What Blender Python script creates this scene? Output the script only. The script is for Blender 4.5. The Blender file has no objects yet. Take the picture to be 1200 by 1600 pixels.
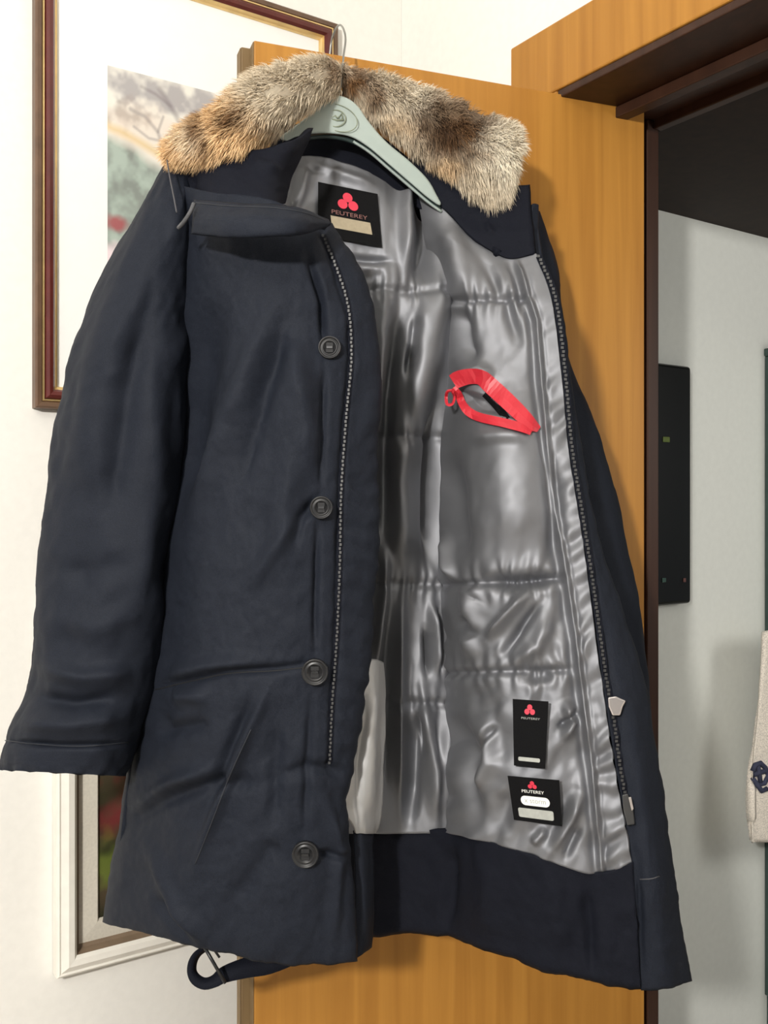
import bpy, bmesh, math
import numpy as np
from mathutils import Vector, Matrix

# ------------------------------------------------------------------ camera, world, light, exposure
scene = bpy.context.scene
COL = scene.collection
F, CX, CY, CAMZ = 1480.0, 600.0, 790.0, 1.31          # focal length and principal point in pixels of a 1200x1600 frame
cd = bpy.data.cameras.new('camera'); cam = bpy.data.objects.new('camera', cd); COL.objects.link(cam)
cam.location = (0, 0, CAMZ); cam.rotation_euler = (math.pi/2, 0, 0)
cd.sensor_fit = 'VERTICAL'; cd.sensor_height = 36; cd.lens = F/1600*36; cd.shift_y = -10/1600
cd.clip_start = 0.05
scene.camera = cam
w = bpy.data.worlds.new('world'); scene.world = w; w.use_nodes = True
w.node_tree.nodes['Background'].inputs[0].default_value = (0.80, 0.86, 1.0, 1)
w.node_tree.nodes['Background'].inputs[1].default_value = 0.12
ld = bpy.data.lights.new('room_lamp', 'POINT'); lamp = bpy.data.objects.new('room_lamp', ld); COL.objects.link(lamp)
lamp.location = (-0.80, -1.30, 2.00); ld.energy = 315; ld.shadow_soft_size = 0.09; ld.color = (1.0, 0.965, 0.91)
hd_ = bpy.data.lights.new('hall_fill', 'POINT'); hl = bpy.data.objects.new('hall_fill', hd_); COL.objects.link(hl)
hl.location = (2.00, 1.00, 1.60); hd_.energy = 34; hd_.shadow_soft_size = 0.35; hd_.color = (1.0, 0.97, 0.90)  # unseen fill light added to brighten the hall wall
vs = scene.view_settings
vs.view_transform = 'Standard'; vs.look = 'None'; vs.gamma = 1; vs.use_curve_mapping = False; vs.exposure = 0.0

rng = np.random.default_rng(7)

# ------------------------------------------------------------------ helpers
def at(px, py, Y):
    return ((px-CX)/F*Y, Y, CAMZ+(CY-py)/F*Y)

def obj(name, verts, faces, m, parent=None, smooth=False, edges=()):
    me = bpy.data.meshes.new(name)
    me.from_pydata([tuple(v) for v in verts], list(edges), [tuple(f) for f in faces])
    me.materials.append(m)
    if smooth: me.polygons.foreach_set('use_smooth', [True]*len(me.polygons))
    me.update()
    o = bpy.data.objects.new(name, me); COL.objects.link(o)
    if parent: o.parent = parent
    return o

def empty(name, loc=(0,0,0), rz=0):
    o = bpy.data.objects.new(name, None); COL.objects.link(o); o.empty_display_size = .05
    o.location = loc; o.rotation_euler = (0,0,rz); return o

def tag(o, label, cat, group=None):
    o['label'] = label; o['category'] = cat
    if group: o['group'] = group
    return o
def struct(o, label=None):
    o['kind'] = 'structure'
    if label: o['label'] = label
    return o

def box(x0, x1, y0, y1, z0, z1):
    v = [(x0,y0,z0),(x1,y0,z0),(x1,y1,z0),(x0,y1,z0),(x0,y0,z1),(x1,y0,z1),(x1,y1,z1),(x0,y1,z1)]
    f = [(0,3,2,1),(4,5,6,7),(0,1,5,4),(1,2,6,5),(2,3,7,6),(3,0,4,7)]
    return v, f
def merge(parts):
    V, Fc = [], []
    for v, f in parts:
        b = len(V); V += list(v); Fc += [tuple(i+b for i in q) for q in f]
    return V, Fc
def bevel(o, wd=.002, seg=2):
    m = o.modifiers.new('bevel', 'BEVEL'); m.width = wd; m.segments = seg; m.limit_method = 'ANGLE'
    return o
def place(o, loc, rz):
    o.location = loc; o.rotation_euler = (0,0,rz); return o

def tube(pts, r, n=8, cap=True):
    pts = [Vector(p) for p in pts]; V = []; Fc = []
    rr = r if hasattr(r, '__len__') else [r]*len(pts)
    up = Vector((0.3, 0.2, 1)).normalized()
    for i, p in enumerate(pts):
        a = pts[max(i-1,0)]; b = pts[min(i+1,len(pts)-1)]
        t = (b-a).normalized()
        s = t.cross(up)
        if s.length < 1e-3: s = t.cross(Vector((1,0,0)))
        s.normalize(); u = s.cross(t).normalized(); up = u
        for k in range(n):
            an = 2*math.pi*k/n
            V.append(p + s*math.cos(an)*rr[i] + u*math.sin(an)*rr[i])
    for i in range(len(pts)-1):
        for k in range(n):
            Fc.append((i*n+k, i*n+(k+1)%n, (i+1)*n+(k+1)%n, (i+1)*n+k))
    if cap:
        Fc.append(tuple(range(n-1,-1,-1))); Fc.append(tuple((len(pts)-1)*n+k for k in range(n)))
    return V, Fc

def crom(A, n):
    """Catmull-Rom along axis 0 to n samples"""
    A = np.asarray(A, float); R = len(A)
    if R == 2:
        t = np.linspace(0,1,n).reshape((n,)+(1,)*(A.ndim-1)); return A[0]*(1-t)+A[1]*t
    P = np.concatenate([2*A[:1]-A[1:2], A, 2*A[-1:]-A[-2:-1]])
    s = np.linspace(0, R-1, n); i = np.minimum(s.astype(int), R-2); t = s-i
    t = t.reshape((n,)+(1,)*(A.ndim-1))
    p0, p1, p2, p3 = P[i], P[i+1], P[i+2], P[i+3]
    return .5*((2*p1)+(-p0+p2)*t+(2*p0-5*p1+4*p2-p3)*t**2+(-p0+3*p1-3*p2+p3)*t**3)

def hash2(ix, iy, seed):
    h = np.sin(ix*127.1+iy*311.7+seed*74.7)*43758.5453
    return h-np.floor(h)
def noise2(x, y, seed=0):
    ix, iy = np.floor(x), np.floor(y); fx, fy = x-ix, y-iy
    fx = fx*fx*(3-2*fx); fy = fy*fy*(3-2*fy)
    a = hash2(ix,iy,seed); b = hash2(ix+1,iy,seed); c = hash2(ix,iy+1,seed); d = hash2(ix+1,iy+1,seed)
    return (a*(1-fx)+b*fx)*(1-fy)+(c*(1-fx)+d*fx)*fy - .5
def fbm(x, y, seed=0, o=3):
    r = 0; a = 1
    for k in range(o):
        r = r+a*noise2(x*2**k, y*2**k, seed+k*13); a *= .5
    return r
def dpoly(px, py, pts):
    """distance to a polyline, and the parameter 0..1 along it"""
    best = np.full(px.shape, 1e9); bt = np.zeros(px.shape); side = np.zeros(px.shape)
    L = [0]
    for a, b in zip(pts[:-1], pts[1:]): L.append(L[-1]+math.hypot(b[0]-a[0], b[1]-a[1]))
    for k, (a, b) in enumerate(zip(pts[:-1], pts[1:])):
        dx, dy = b[0]-a[0], b[1]-a[1]; l2 = dx*dx+dy*dy+1e-9
        t = np.clip(((px-a[0])*dx+(py-a[1])*dy)/l2, 0, 1)
        ex, ey = px-a[0]-t*dx, py-a[1]-t*dy
        d = np.hypot(ex, ey); m = d < best
        best = np.where(m, d, best); bt = np.where(m, (L[k]+t*math.sqrt(l2))/L[-1], bt)
        side = np.where(m, np.sign(dx*ey-dy*ex), side)
    return best, bt, side
def ridges(px, py, specs):
    r = np.zeros(px.shape)
    for pts, wd, amp in specs:
        d, t, _ = dpoly(px, py, pts)
        fade = np.clip(np.minimum(t, 1-t)*3.2, 0, 1); fade = .1+.9*fade*fade*(3-2*fade)
        r += amp*np.exp(-(d/wd)**2)*fade
    return r
def steps(px, py, specs):
    """one-sided sharp folds: steep on the right of the polyline, soft on the left"""
    r = np.zeros(px.shape)
    for pts, wl, wr, amp in specs:
        d, t, s = dpoly(px, py, pts)
        fade = np.clip(np.minimum(t, 1-t)*5+.1, 0, 1)
        r += amp*np.where(s < 0, np.exp(-(d/wr)**2), np.exp(-(d/wl)**2))*fade
    return r

class Surf: pass
def grid_faces(nu, nv, wrap=False):
    Fc = []
    m = nu if wrap else nu-1
    for j in range(nv-1):
        for i in range(m):
            a = j*nu+i; b = j*nu+(i+1)%nu
            Fc.append((a, a+nu, b+nu, b))
    return Fc
def patch(name, rows, nu, nv, m, parent, disp=None, thick=.006, roll=(0,0,0,0), rollw=.06, subs=False):
    """cloth panel: control rows of (px, py, Y) -> smooth sheet with folds pushed along its normal, given thickness"""
    A = np.array(rows, float)
    G = crom(A, nv); G = np.transpose(crom(np.transpose(G, (1,0,2)), nu), (1,0,2))   # nv,nu,3
    px, py, Y = G[...,0], G[...,1], G[...,2].copy()
    u = np.linspace(0,1,nu)[None,:].repeat(nv,0); v = np.linspace(0,1,nv)[:,None].repeat(nu,1)
    def edge(d, r):
        q = np.clip(1-d/rollw, 0, 1); return r*(1-np.sqrt(1-q*q*.999))
    Y = Y+edge(u,roll[0])+edge(1-u,roll[1])+edge(v,roll[2])+edge(1-v,roll[3])
    P = np.stack([(px-CX)/F*Y, Y, CAMZ+(CY-py)/F*Y], -1)
    du = np.gradient(P, axis=1); dv = np.gradient(P, axis=0)
    N = np.cross(dv, du); N /= np.linalg.norm(N, axis=-1, keepdims=True)+1e-12
    tocam = np.array([0,0,CAMZ])-P
    flip = np.mean(np.sum(N*tocam, -1)) < 0
    if flip: N = -N
    if disp is not None: P = P+N*disp(px, py, u, v)[...,None]
    Fc = grid_faces(nu, nv)
    o = obj(name, P.reshape(-1,3), Fc, m, parent, True)
    # make face normals look to the camera
    me = o.data
    s = np.zeros(len(me.polygons)*3); me.polygons.foreach_get('normal', s); s = s.reshape(-1,3)
    c = np.zeros(len(me.polygons)*3); me.polygons.foreach_get('center', c); c = c.reshape(-1,3)
    if np.mean(np.sum(s*(np.array([0,0,CAMZ])-c), -1)) < 0: me.flip_normals()
    if thick:
        md = o.modifiers.new('thickness', 'SOLIDIFY'); md.thickness = thick; md.offset = -1
    S = Surf(); S.o = o
    Q = P.reshape(-1,3)
    S.px = CX+Q[:,0]/Q[:,1]*F; S.py = CY-(Q[:,2]-CAMZ)/Q[:,1]*F; S.Y = Q[:,1]
    def look(x, y):
        d = (S.px-x)**2+(S.py-y)**2; k = np.argpartition(d, 4)[:4]; ww = 1/(d[k]+.5)
        return float(np.sum(S.Y[k]*ww)/np.sum(ww))
    S.look = look
    return S

def rings(name, rows, n, nv, m, parent, disp=None, thick=.004):
    """sleeve: rows of (xl, xr, y_left, y_right, Yc, depth)"""
    G = crom(np.array(rows, float), nv)
    an = np.linspace(0, 2*math.pi, n, endpoint=False)[None,:]
    xl, xr, yl, yr, Yc, dp = [G[:,k][:,None] for k in range(6)]
    cx, hx = (xl+xr)/2, (xr-xl)/2
    px = cx+hx*np.cos(an); py = (yl+yr)/2+(yr-yl)/2*np.cos(an); Y = Yc-dp*np.sin(an)
    P = np.stack([(px-CX)/F*Y, Y, CAMZ+(CY-py)/F*Y], -1)
    ax = np.stack([(cx-CX)/F*Yc, Yc+0*cx, CAMZ+(CY-(yl+yr)/2)/F*Yc], -1)
    N = P-ax; N /= np.linalg.norm(N, axis=-1, keepdims=True)+1e-9
    if disp is not None:
        t = np.linspace(0,1,nv)[:,None]+0*an
        P = P+N*disp(px, py, an+0*px, t)[...,None]
    o = obj(name, P.reshape(-1,3), grid_faces(n, nv, True), m, parent, True)
    bm = bmesh.new(); bm.from_mesh(o.data); bmesh.ops.recalc_face_normals(bm, faces=bm.faces); bm.to_mesh(o.data); bm.free()
    if thick:
        md = o.modifiers.new('thickness', 'SOLIDIFY'); md.thickness = thick; md.offset = -1
    S = Surf(); S.o = o
    front = (np.sin(an)+0*px).reshape(-1) > -.05
    Q = P.reshape(-1,3)[front]
    S.px = CX+Q[:,0]/Q[:,1]*F; S.py = CY-(Q[:,2]-CAMZ)/Q[:,1]*F; S.Y = Q[:,1]
    def look(x, y):
        d = (S.px-x)**2+(S.py-y)**2; k = np.argpartition(d, 4)[:4]; ww = 1/(d[k]+.5)
        return float(np.sum(S.Y[k]*ww)/np.sum(ww))
    S.look = look
    return S

def resample(pts, step):
    pts = crom(np.array(pts, float), max(len(pts)*12, 8))
    L = np.concatenate([[0], np.cumsum(np.hypot(np.diff(pts[:,0]), np.diff(pts[:,1])))])
    n = max(int(L[-1]/step)+1, 2); s = np.linspace(0, L[-1], n)
    return np.stack([np.interp(s, L, pts[:,k]) for k in range(pts.shape[1])], 1)

def ribbon(name, pts, look, off, m, parent, th=.002, step=6):
    """flat tape laid on a surface; pts = (px, py, half width px)"""
    R = resample(pts, step); V = []; n = len(R)
    for i in range(n):
        a = R[max(i-1,0)]; b = R[min(i+1,n-1)]
        tx, ty = b[0]-a[0], b[1]-a[1]; l = math.hypot(tx,ty)+1e-9; nx, ny = -ty/l, tx/l
        for s in (-1, 0, 1):
            x, y = R[i,0]+s*nx*R[i,2], R[i,1]+s*ny*R[i,2]
            Yy = look(x, y)-off-(th*.4 if s == 0 else 0); V.append(at(x, y, Yy))
    V2 = [at(CX+v[0]/v[1]*F, CY-(v[2]-CAMZ)/v[1]*F, v[1]+th) for v in V]
    Fc = []
    for i in range(n-1):
        for k in range(2):
            a = i*3+k; Fc.append((a, a+1, a+4, a+3)); b = a+3*n; Fc.append((b, b+3, b+4, b+1))
        for k in (0, 2):
            a = i*3+k; Fc.append((a, a+3, a+3+3*n, a+3*n))
    for i in (0, n-1):
        for k in range(2):
            a = i*3+k; Fc.append((a, a+1, a+1+3*n, a+3*n))
    o = obj(name, V+V2, Fc, m, parent, False)
    bm = bmesh.new(); bm.from_mesh(o.data); bmesh.ops.recalc_face_normals(bm, faces=bm.faces); bm.to_mesh(o.data); bm.free()
    return o

def surftube(name, pts, look, off, r, m, parent, step=8, n=6):
    R = resample(pts, step)
    V, Fc = tube([at(x, y, look(x,y)-off) for x, y in R[:,:2]], r, n)
    return obj(name, V, Fc, m, parent, True)

# ------------------------------------------------------------------ materials
def newmat(name):
    m = bpy.data.materials.new(name); m.use_nodes = True
    nt = m.node_tree; return m, nt, nt.nodes['Principled BSDF'], nt.nodes, nt.links
def plain(name, col, rough=.6, metal=0, spec=.5, var=.12, scale=30, bump=0, emit=None):
    m, nt, p, N, L = newmat(name)
    tc = N.new('ShaderNodeTexCoord'); nz = N.new('ShaderNodeTexNoise'); nz.inputs['Scale'].default_value = scale; nz.inputs['Detail'].default_value = 4
    L.new(tc.outputs['Object'], nz.inputs['Vector'])
    rp = N.new('ShaderNodeValToRGB'); rp.color_ramp.elements[0].position = .3; rp.color_ramp.elements[1].position = .7
    rp.color_ramp.elements[0].color = tuple(c*(1-var) for c in col)+(1,); rp.color_ramp.elements[1].color = tuple(min(1,c*(1+var)) for c in col)+(1,)
    L.new(nz.outputs['Fac'], rp.inputs[0]); L.new(rp.outputs[0], p.inputs['Base Color'])
    p.inputs['Roughness'].default_value = rough; p.inputs['Metallic'].default_value = metal; p.inputs['Specular IOR Level'].default_value = spec
    if bump:
        b = N.new('ShaderNodeBump'); b.inputs['Strength'].default_value = bump; b.inputs['Distance'].default_value = .002
        L.new(nz.outputs['Fac'], b.inputs['Height']); L.new(b.outputs[0], p.inputs['Normal'])
    if emit:
        p.inputs['Emission Color'].default_value = emit+(1,); p.inputs['Emission Strength'].default_value = 1
    return m
def wood(name, a, b, rough=.4, sc=1.0):
    m, nt, p, N, L = newmat(name)
    tc = N.new('ShaderNodeTexCoord'); mp = N.new('ShaderNodeMapping'); mp.inputs['Scale'].default_value = (26*sc, 26*sc, .9*sc)
    nz = N.new('ShaderNodeTexNoise'); nz.inputs['Scale'].default_value = 1.6; nz.inputs['Detail'].default_value = 6; nz.inputs['Distortion'].default_value = .6
    L.new(tc.outputs['Object'], mp.inputs[0]); L.new(mp.outputs[0], nz.inputs['Vector'])
    rp = N.new('ShaderNodeValToRGB'); rp.color_ramp.elements[0].position = .32; rp.color_ramp.elements[1].position = .68
    rp.color_ramp.elements[0].color = a+(1,); rp.color_ramp.elements[1].color = b+(1,)
    L.new(nz.outputs['Fac'], rp.inputs[0]); L.new(rp.outputs[0], p.inputs['Base Color'])
    p.inputs['Roughness'].default_value = rough; p.inputs['Specular IOR Level'].default_value = .35
    return m
def fabric(name, col, rough=.7, weave=900, bump=.25, sheen=.15, spec=.3):
    m, nt, p, N, L = newmat(name)
    tc = N.new('ShaderNodeTexCoord')
    nz = N.new('ShaderNodeTexNoise'); nz.inputs['Scale'].default_value = weave; nz.inputs['Detail'].default_value = 2
    n2 = N.new('ShaderNodeTexNoise'); n2.inputs['Scale'].default_value = 45; n2.inputs['Detail'].default_value = 4
    L.new(tc.outputs['Object'], nz.inputs['Vector']); L.new(tc.outputs['Object'], n2.inputs['Vector'])
    rp = N.new('ShaderNodeValToRGB'); rp.color_ramp.elements[0].position = .3; rp.color_ramp.elements[1].position = .7
    rp.color_ramp.elements[0].color = tuple(c*.7 for c in col)+(1,); rp.color_ramp.elements[1].color = tuple(c*1.3 for c in col)+(1,)
    L.new(nz.outputs['Fac'], rp.inputs[0]); L.new(rp.outputs[0], p.inputs['Base Color'])
    ad = N.new('ShaderNodeMath'); ad.operation = 'MULTIPLY_ADD'; ad.inputs[1].default_value = .25
    L.new(nz.outputs['Fac'], ad.inputs[0]); L.new(n2.outputs['Fac'], ad.inputs[2])
    b = N.new('ShaderNodeBump'); b.inputs['Strength'].default_value = bump; b.inputs['Distance'].default_value = .004
    L.new(ad.outputs[0], b.inputs['Height']); L.new(b.outputs[0], p.inputs['Normal'])
    p.inputs['Roughness'].default_value = rough; p.inputs['Specular IOR Level'].default_value = spec
    p.inputs['Sheen Weight'].default_value = sheen; p.inputs['Sheen Roughness'].default_value = .5
    return m
def satin(name, col):
    m, nt, p, N, L = newmat(name)
    tc = N.new('ShaderNodeTexCoord'); n2 = N.new('ShaderNodeTexNoise'); n2.inputs['Scale'].default_value = 40; n2.inputs['Detail'].default_value = 5
    L.new(tc.outputs['Object'], n2.inputs['Vector'])
    b = N.new('ShaderNodeBump'); b.inputs['Strength'].default_value = .06; b.inputs['Distance'].default_value = .006
    L.new(n2.outputs['Fac'], b.inputs['Height']); L.new(b.outputs[0], p.inputs['Normal'])
    p.inputs['Base Color'].default_value = col+(1,); p.inputs['Metallic'].default_value = .82; p.inputs['Roughness'].default_value = .61; p.inputs['Specular IOR Level'].default_value = .35
    return m
def vcol(name, rough=.8, spec=.2):
    m, nt, p, N, L = newmat(name)
    a = N.new('ShaderNodeVertexColor'); a.layer_name = 'Col'; L.new(a.outputs[0], p.inputs['Base Color'])
    p.inputs['Roughness'].default_value = rough; p.inputs['Specular IOR Level'].default_value = spec
    return m
M = {}
M['wall'] = plain('white wall paint', (.84,.82,.77), .85, var=.02, scale=60, bump=.08)
M['hallwall'] = plain('hall wall paint', (.74,.76,.72), .85, var=.02, scale=60, bump=.08)
M['ceil'] = plain('ceiling paint', (.8,.8,.78), .9, var=.02)
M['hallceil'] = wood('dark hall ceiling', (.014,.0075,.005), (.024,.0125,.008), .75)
M['floor'] = plain('floor tile', (.40,.37,.33), .4, var=.12, scale=6)
M['door'] = wood('orange door veneer', (.35,.150,.022), (.445,.205,.034), .5)
M['dooredge'] = wood('dull door edge', (.15,.095,.042), (.20,.13,.058), .6)
M['jamb'] = wood('shaded jamb wood', (.030,.0115,.006), (.048,.019,.010), .5)  # orange wood like the trim, its shade worked into a darker colour
M['maroon'] = plain('maroon lacquer', (.095,.017,.014), .3, var=.2, scale=25)
M['bronze'] = plain('brown frame wood', (.12,.068,.040), .45, var=.2)
M['gold'] = plain('gilt line', (.75,.55,.25), .35, metal=.7)
M['mat'] = plain('white mount', (.86,.86,.84), .8, var=.01)
M['cream'] = plain('cream frame lacquer', (.80,.77,.70), .4, var=.04)
M['creamstep'] = plain('shaded inner rim', (.20,.14,.09), .6, var=.15)  # inner step of the cream frame, browned to stand for its shadow side
M['linen'] = plain('beige linen mount', (.60,.56,.48), .8, var=.06, scale=200)
M['print'] = vcol('painted print', .5)
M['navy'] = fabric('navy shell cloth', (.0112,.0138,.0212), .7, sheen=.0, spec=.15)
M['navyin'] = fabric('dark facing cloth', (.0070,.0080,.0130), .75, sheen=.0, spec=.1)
M['black'] = fabric('black label cloth', (.0055,.0055,.006), .8, bump=.1, sheen=0, spec=.08)
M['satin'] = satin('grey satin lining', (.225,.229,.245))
M['satinl'] = satin('lit satin lining', (.44,.44,.44))  # same satin as the grey lining, made paler for the direct light on it
M['fur'] = vcol('rabbit fur', .75, .25)
M['red'] = plain('red tape', (.52,.022,.036), .45, var=.08)
M['redlogo'] = plain('red thread', (.55,.02,.05), .5, var=.05)
M['beige'] = plain('beige label patch', (.31,.26,.175), .8, var=.08, scale=200)
M['white'] = plain('white label print', (.82,.82,.78), .7, var=.02)
M['greyp'] = plain('grey label print', (.36,.37,.34), .8, var=.08, scale=200)
M['brownt'] = plain('dull red lettering', (.20,.09,.08), .8, var=.1)
M['metal'] = plain('zip metal', (.075,.075,.075), .5, metal=.6, var=.1)
M['silver'] = plain('bright zip slider', (.75,.70,.68), .28, metal=.85, var=.05)
M['button'] = plain('dark horn button', (.014,.014,.015), .35, var=.2, spec=.4)
M['buttonin'] = plain('button tape', (.006,.006,.007), .7)
M['hanger'] = plain('pale green plastic', (.33,.385,.355), .4, var=.03)
M['hangerd'] = plain('emblem ink', (.20,.23,.16), .5)
M['hangerg'] = plain('hanger shade strip', (.02,.035,.033), .4)  # shade of the gap under the hanger arm, as a colour
M['wire'] = plain('hook wire', (.30,.30,.28), .35, metal=.8)
M['cord'] = plain('grey cord', (.06,.06,.065), .6)
M['stitch'] = plain('stitch thread', (.016,.018,.024), .7)
M['panel'] = plain('black gloss panel', (.006,.007,.006), .35, var=.1)
M['green'] = plain('green mark', (.16,.22,.05), .4)
M['dimred'] = plain('dim red mark', (.16,.07,.06), .4)
M['dimgreen'] = plain('dim green mark', (.06,.12,.10), .4)
M['cabinet'] = plain('dark green cabinet', (.030,.055,.048), .45, var=.1)
M['towel'] = fabric('cream towel', (.72,.66,.58), .9, 400, .3)
M['blue'] = plain('blue motif', (.03,.035,.07), .8)

# ------------------------------------------------------------------ the setting
A = math.radians(33.7); ca, sa = math.cos(A), math.sin(A)
PW = Vector((-.3716*1.60, 1.60, 0))                # point on the picture wall under the left end of the upper frame
DW = Vector((.245, 1.71, 0))                       # point on the doorway wall at the outer edge of the door trim
BZ = A-math.pi/2                                   # doorway wall: local x runs towards the camera, local y into the hall
OFF = .374                                         # corner lies this far along local -x
OPN, HD, TW, WT = .117, 2.012, .117, .17           # opening start, head height, trim width, wall thickness
v, f = box(-2.2, .86, 0, .12, 0, 2.75)
# length of the picture wall up to the corner
dx = (DW-PW).x*ca+(DW-PW).y*sa
v, f = box(-2.2, dx, 0, .12, 0, 2.75)
struct(place(obj('wall_left', v, f, M['wall']), PW, A), 'white wall with the two framed pictures')
v, f = merge([box(-OFF, OPN, 0, WT, 0, 2.75), box(OPN, OPN+.82, 0, WT, HD, 2.75), box(OPN+.82, OPN+2.4, 0, WT, 0, 2.75)])
struct(place(obj('wall_doorway', v, f, M['wall']), DW, BZ), 'white wall around the open doorway')
v, f = box(-3.5, 5.5, -3.5, 7, -.05, 0); struct(obj('floor', v, f, M['floor']))
v, f = box(-2.2, dx+.10, -3.4, .02, 2.75, 2.80); struct(place(obj('ceiling', v, f, M['ceil']), PW, A))
# hall beyond the doorway, under a low dark soffit
HX, HZ = -.165, 1.985
HW = DW+Vector((ca, sa, 0))*WT
v, f = box(HX-.1, HX, 0, 4.5, 0, HZ); struct(place(obj('wall_hall', v, f, M['hallwall']), HW, BZ), 'pale hall wall seen through the doorway')
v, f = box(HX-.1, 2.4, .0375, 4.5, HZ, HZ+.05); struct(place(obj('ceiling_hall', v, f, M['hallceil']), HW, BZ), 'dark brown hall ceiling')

# door trim: orange head and legs on the room side
def trimbox(name, b, mat, lab, bv=.003):
    v, f = box(*b); o = place(obj(name, v, f, mat), DW, BZ); bevel(o, bv); struct(o, lab); return o
trimbox('trim_1', (0, OPN*2+.82, -.022, -.0005, HD, HD+TW), M['door'], 'orange wooden head trim above the doorway')
trimbox('trim_2', (0, OPN, -.022, -.0005, 0, HD-.0005), M['door'], 'orange wooden leg trim behind the open door')
trimbox('trim_3', (OPN+.82, OPN*2+.82, -.022, -.0005, 0, HD-.0005), M['door'], 'orange wooden leg trim at the near side')
# jamb lining, shade put in its colour, with a stepped stop along head and sides
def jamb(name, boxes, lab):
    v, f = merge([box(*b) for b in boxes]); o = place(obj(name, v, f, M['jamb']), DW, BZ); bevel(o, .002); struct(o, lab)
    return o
jamb('trim_4', [(OPN+.0005, OPN+.8195, -.02, WT+.015, HD-.014, HD-.0005)], 'wooden lining board under the door head, coloured as in shade')
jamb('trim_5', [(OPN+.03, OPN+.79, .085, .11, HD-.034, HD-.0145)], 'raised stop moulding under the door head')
jamb('trim_6', [(OPN+.03, OPN+.79, WT+.0155, WT+.035, HD-.03, HD+.06)], 'hall side head moulding coloured as in shade')
jamb('trim_7', [(OPN+.0005, OPN+.012, .0, WT+.03, 0, HD-.015), (OPN+.0125, OPN+.03, WT+.0, WT+.03, 0, HD-.015)], 'wooden hinge jamb coloured as in shade')
jamb('trim_8', [(OPN+.808, OPN+.8195, .0, WT+.03, 0, HD-.015)], 'wooden latch jamb coloured as in shade')

# the open door, room face towards the camera
DA = math.radians(20.55)
DO = Vector((-.1934, 1.41, 0)); DWID = .692; DT = 2.003
door = struct(empty('door_1', DO, DA), 'orange wooden door standing open behind the coat')
v, f = box(0, DWID, 0, .026, .01, DT); bevel(obj('door_leaf', v, f, M['door'], door), .002)
v, f = box(-.014, DWID-.02, .0262, .052, .01, DT); bevel(obj('door_back_leaf', v, f, M['dooredge'], door), .002)
v, f = box(-.0012, -.0002, .001, .025, .012, DT-.002); obj('edge_lipping', v, f, M['dooredge'], door)
v, f = box(-.0152, -.0142, .0272, .051, .012, DT-.002); obj('edge_lipping', v, f, M['dooredge'], door)
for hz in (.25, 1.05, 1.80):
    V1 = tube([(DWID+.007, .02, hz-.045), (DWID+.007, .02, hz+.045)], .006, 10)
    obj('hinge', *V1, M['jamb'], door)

# ------------------------------------------------------------------ framed pictures on the left wall
def mitred(w_, h_, prof):
    """sweep a profile of (inset, depth towards the room) round a rectangle; local x right, z up, -y to the room"""
    V, Fc = [], []; n = len(prof)
    for (cx, cz, sx, sz) in ((0,0,1,1),(w_,0,-1,1),(w_,h_,-1,-1),(0,h_,1,-1)):
        for (i, d) in prof: V.append((cx+sx*i, -d, cz+sz*i))
    for k in range(4):
        for j in range(n-1):
            a = k*n+j; b = ((k+1)%4)*n+j
            Fc.append((a, b, b+1, a+1))
    return V, Fc
def colgrid(name, x0, x1, z0, z1, y, nx, nz, fn, parent):
    V = []; Fc = []
    xs = np.linspace(0,1,nx); zs = np.linspace(0,1,nz)
    X, Z = np.meshgrid(xs, zs)
    for z in zs:
        for x in xs: V.append((x0+(x1-x0)*x, y, z0+(z1-z0)*z))
    for j in range(nz-1):
        for i in range(nx-1):
            a = j*nx+i; Fc.append((a, a+1, a+nx+1, a+nx))
    o = obj(name, V, Fc, M['print'], parent)
    C = fn(X, Z).reshape(-1,3); C = np.concatenate([C, np.ones((len(C),1))], 1)
    at_ = o.data.color_attributes.new('Col', 'FLOAT_COLOR', 'POINT'); at_.data.foreach_set('color', C.reshape(-1).astype(np.float32))
    return o
def lerp(a, b, t): return a+(b-a)*t[...,None]
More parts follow.
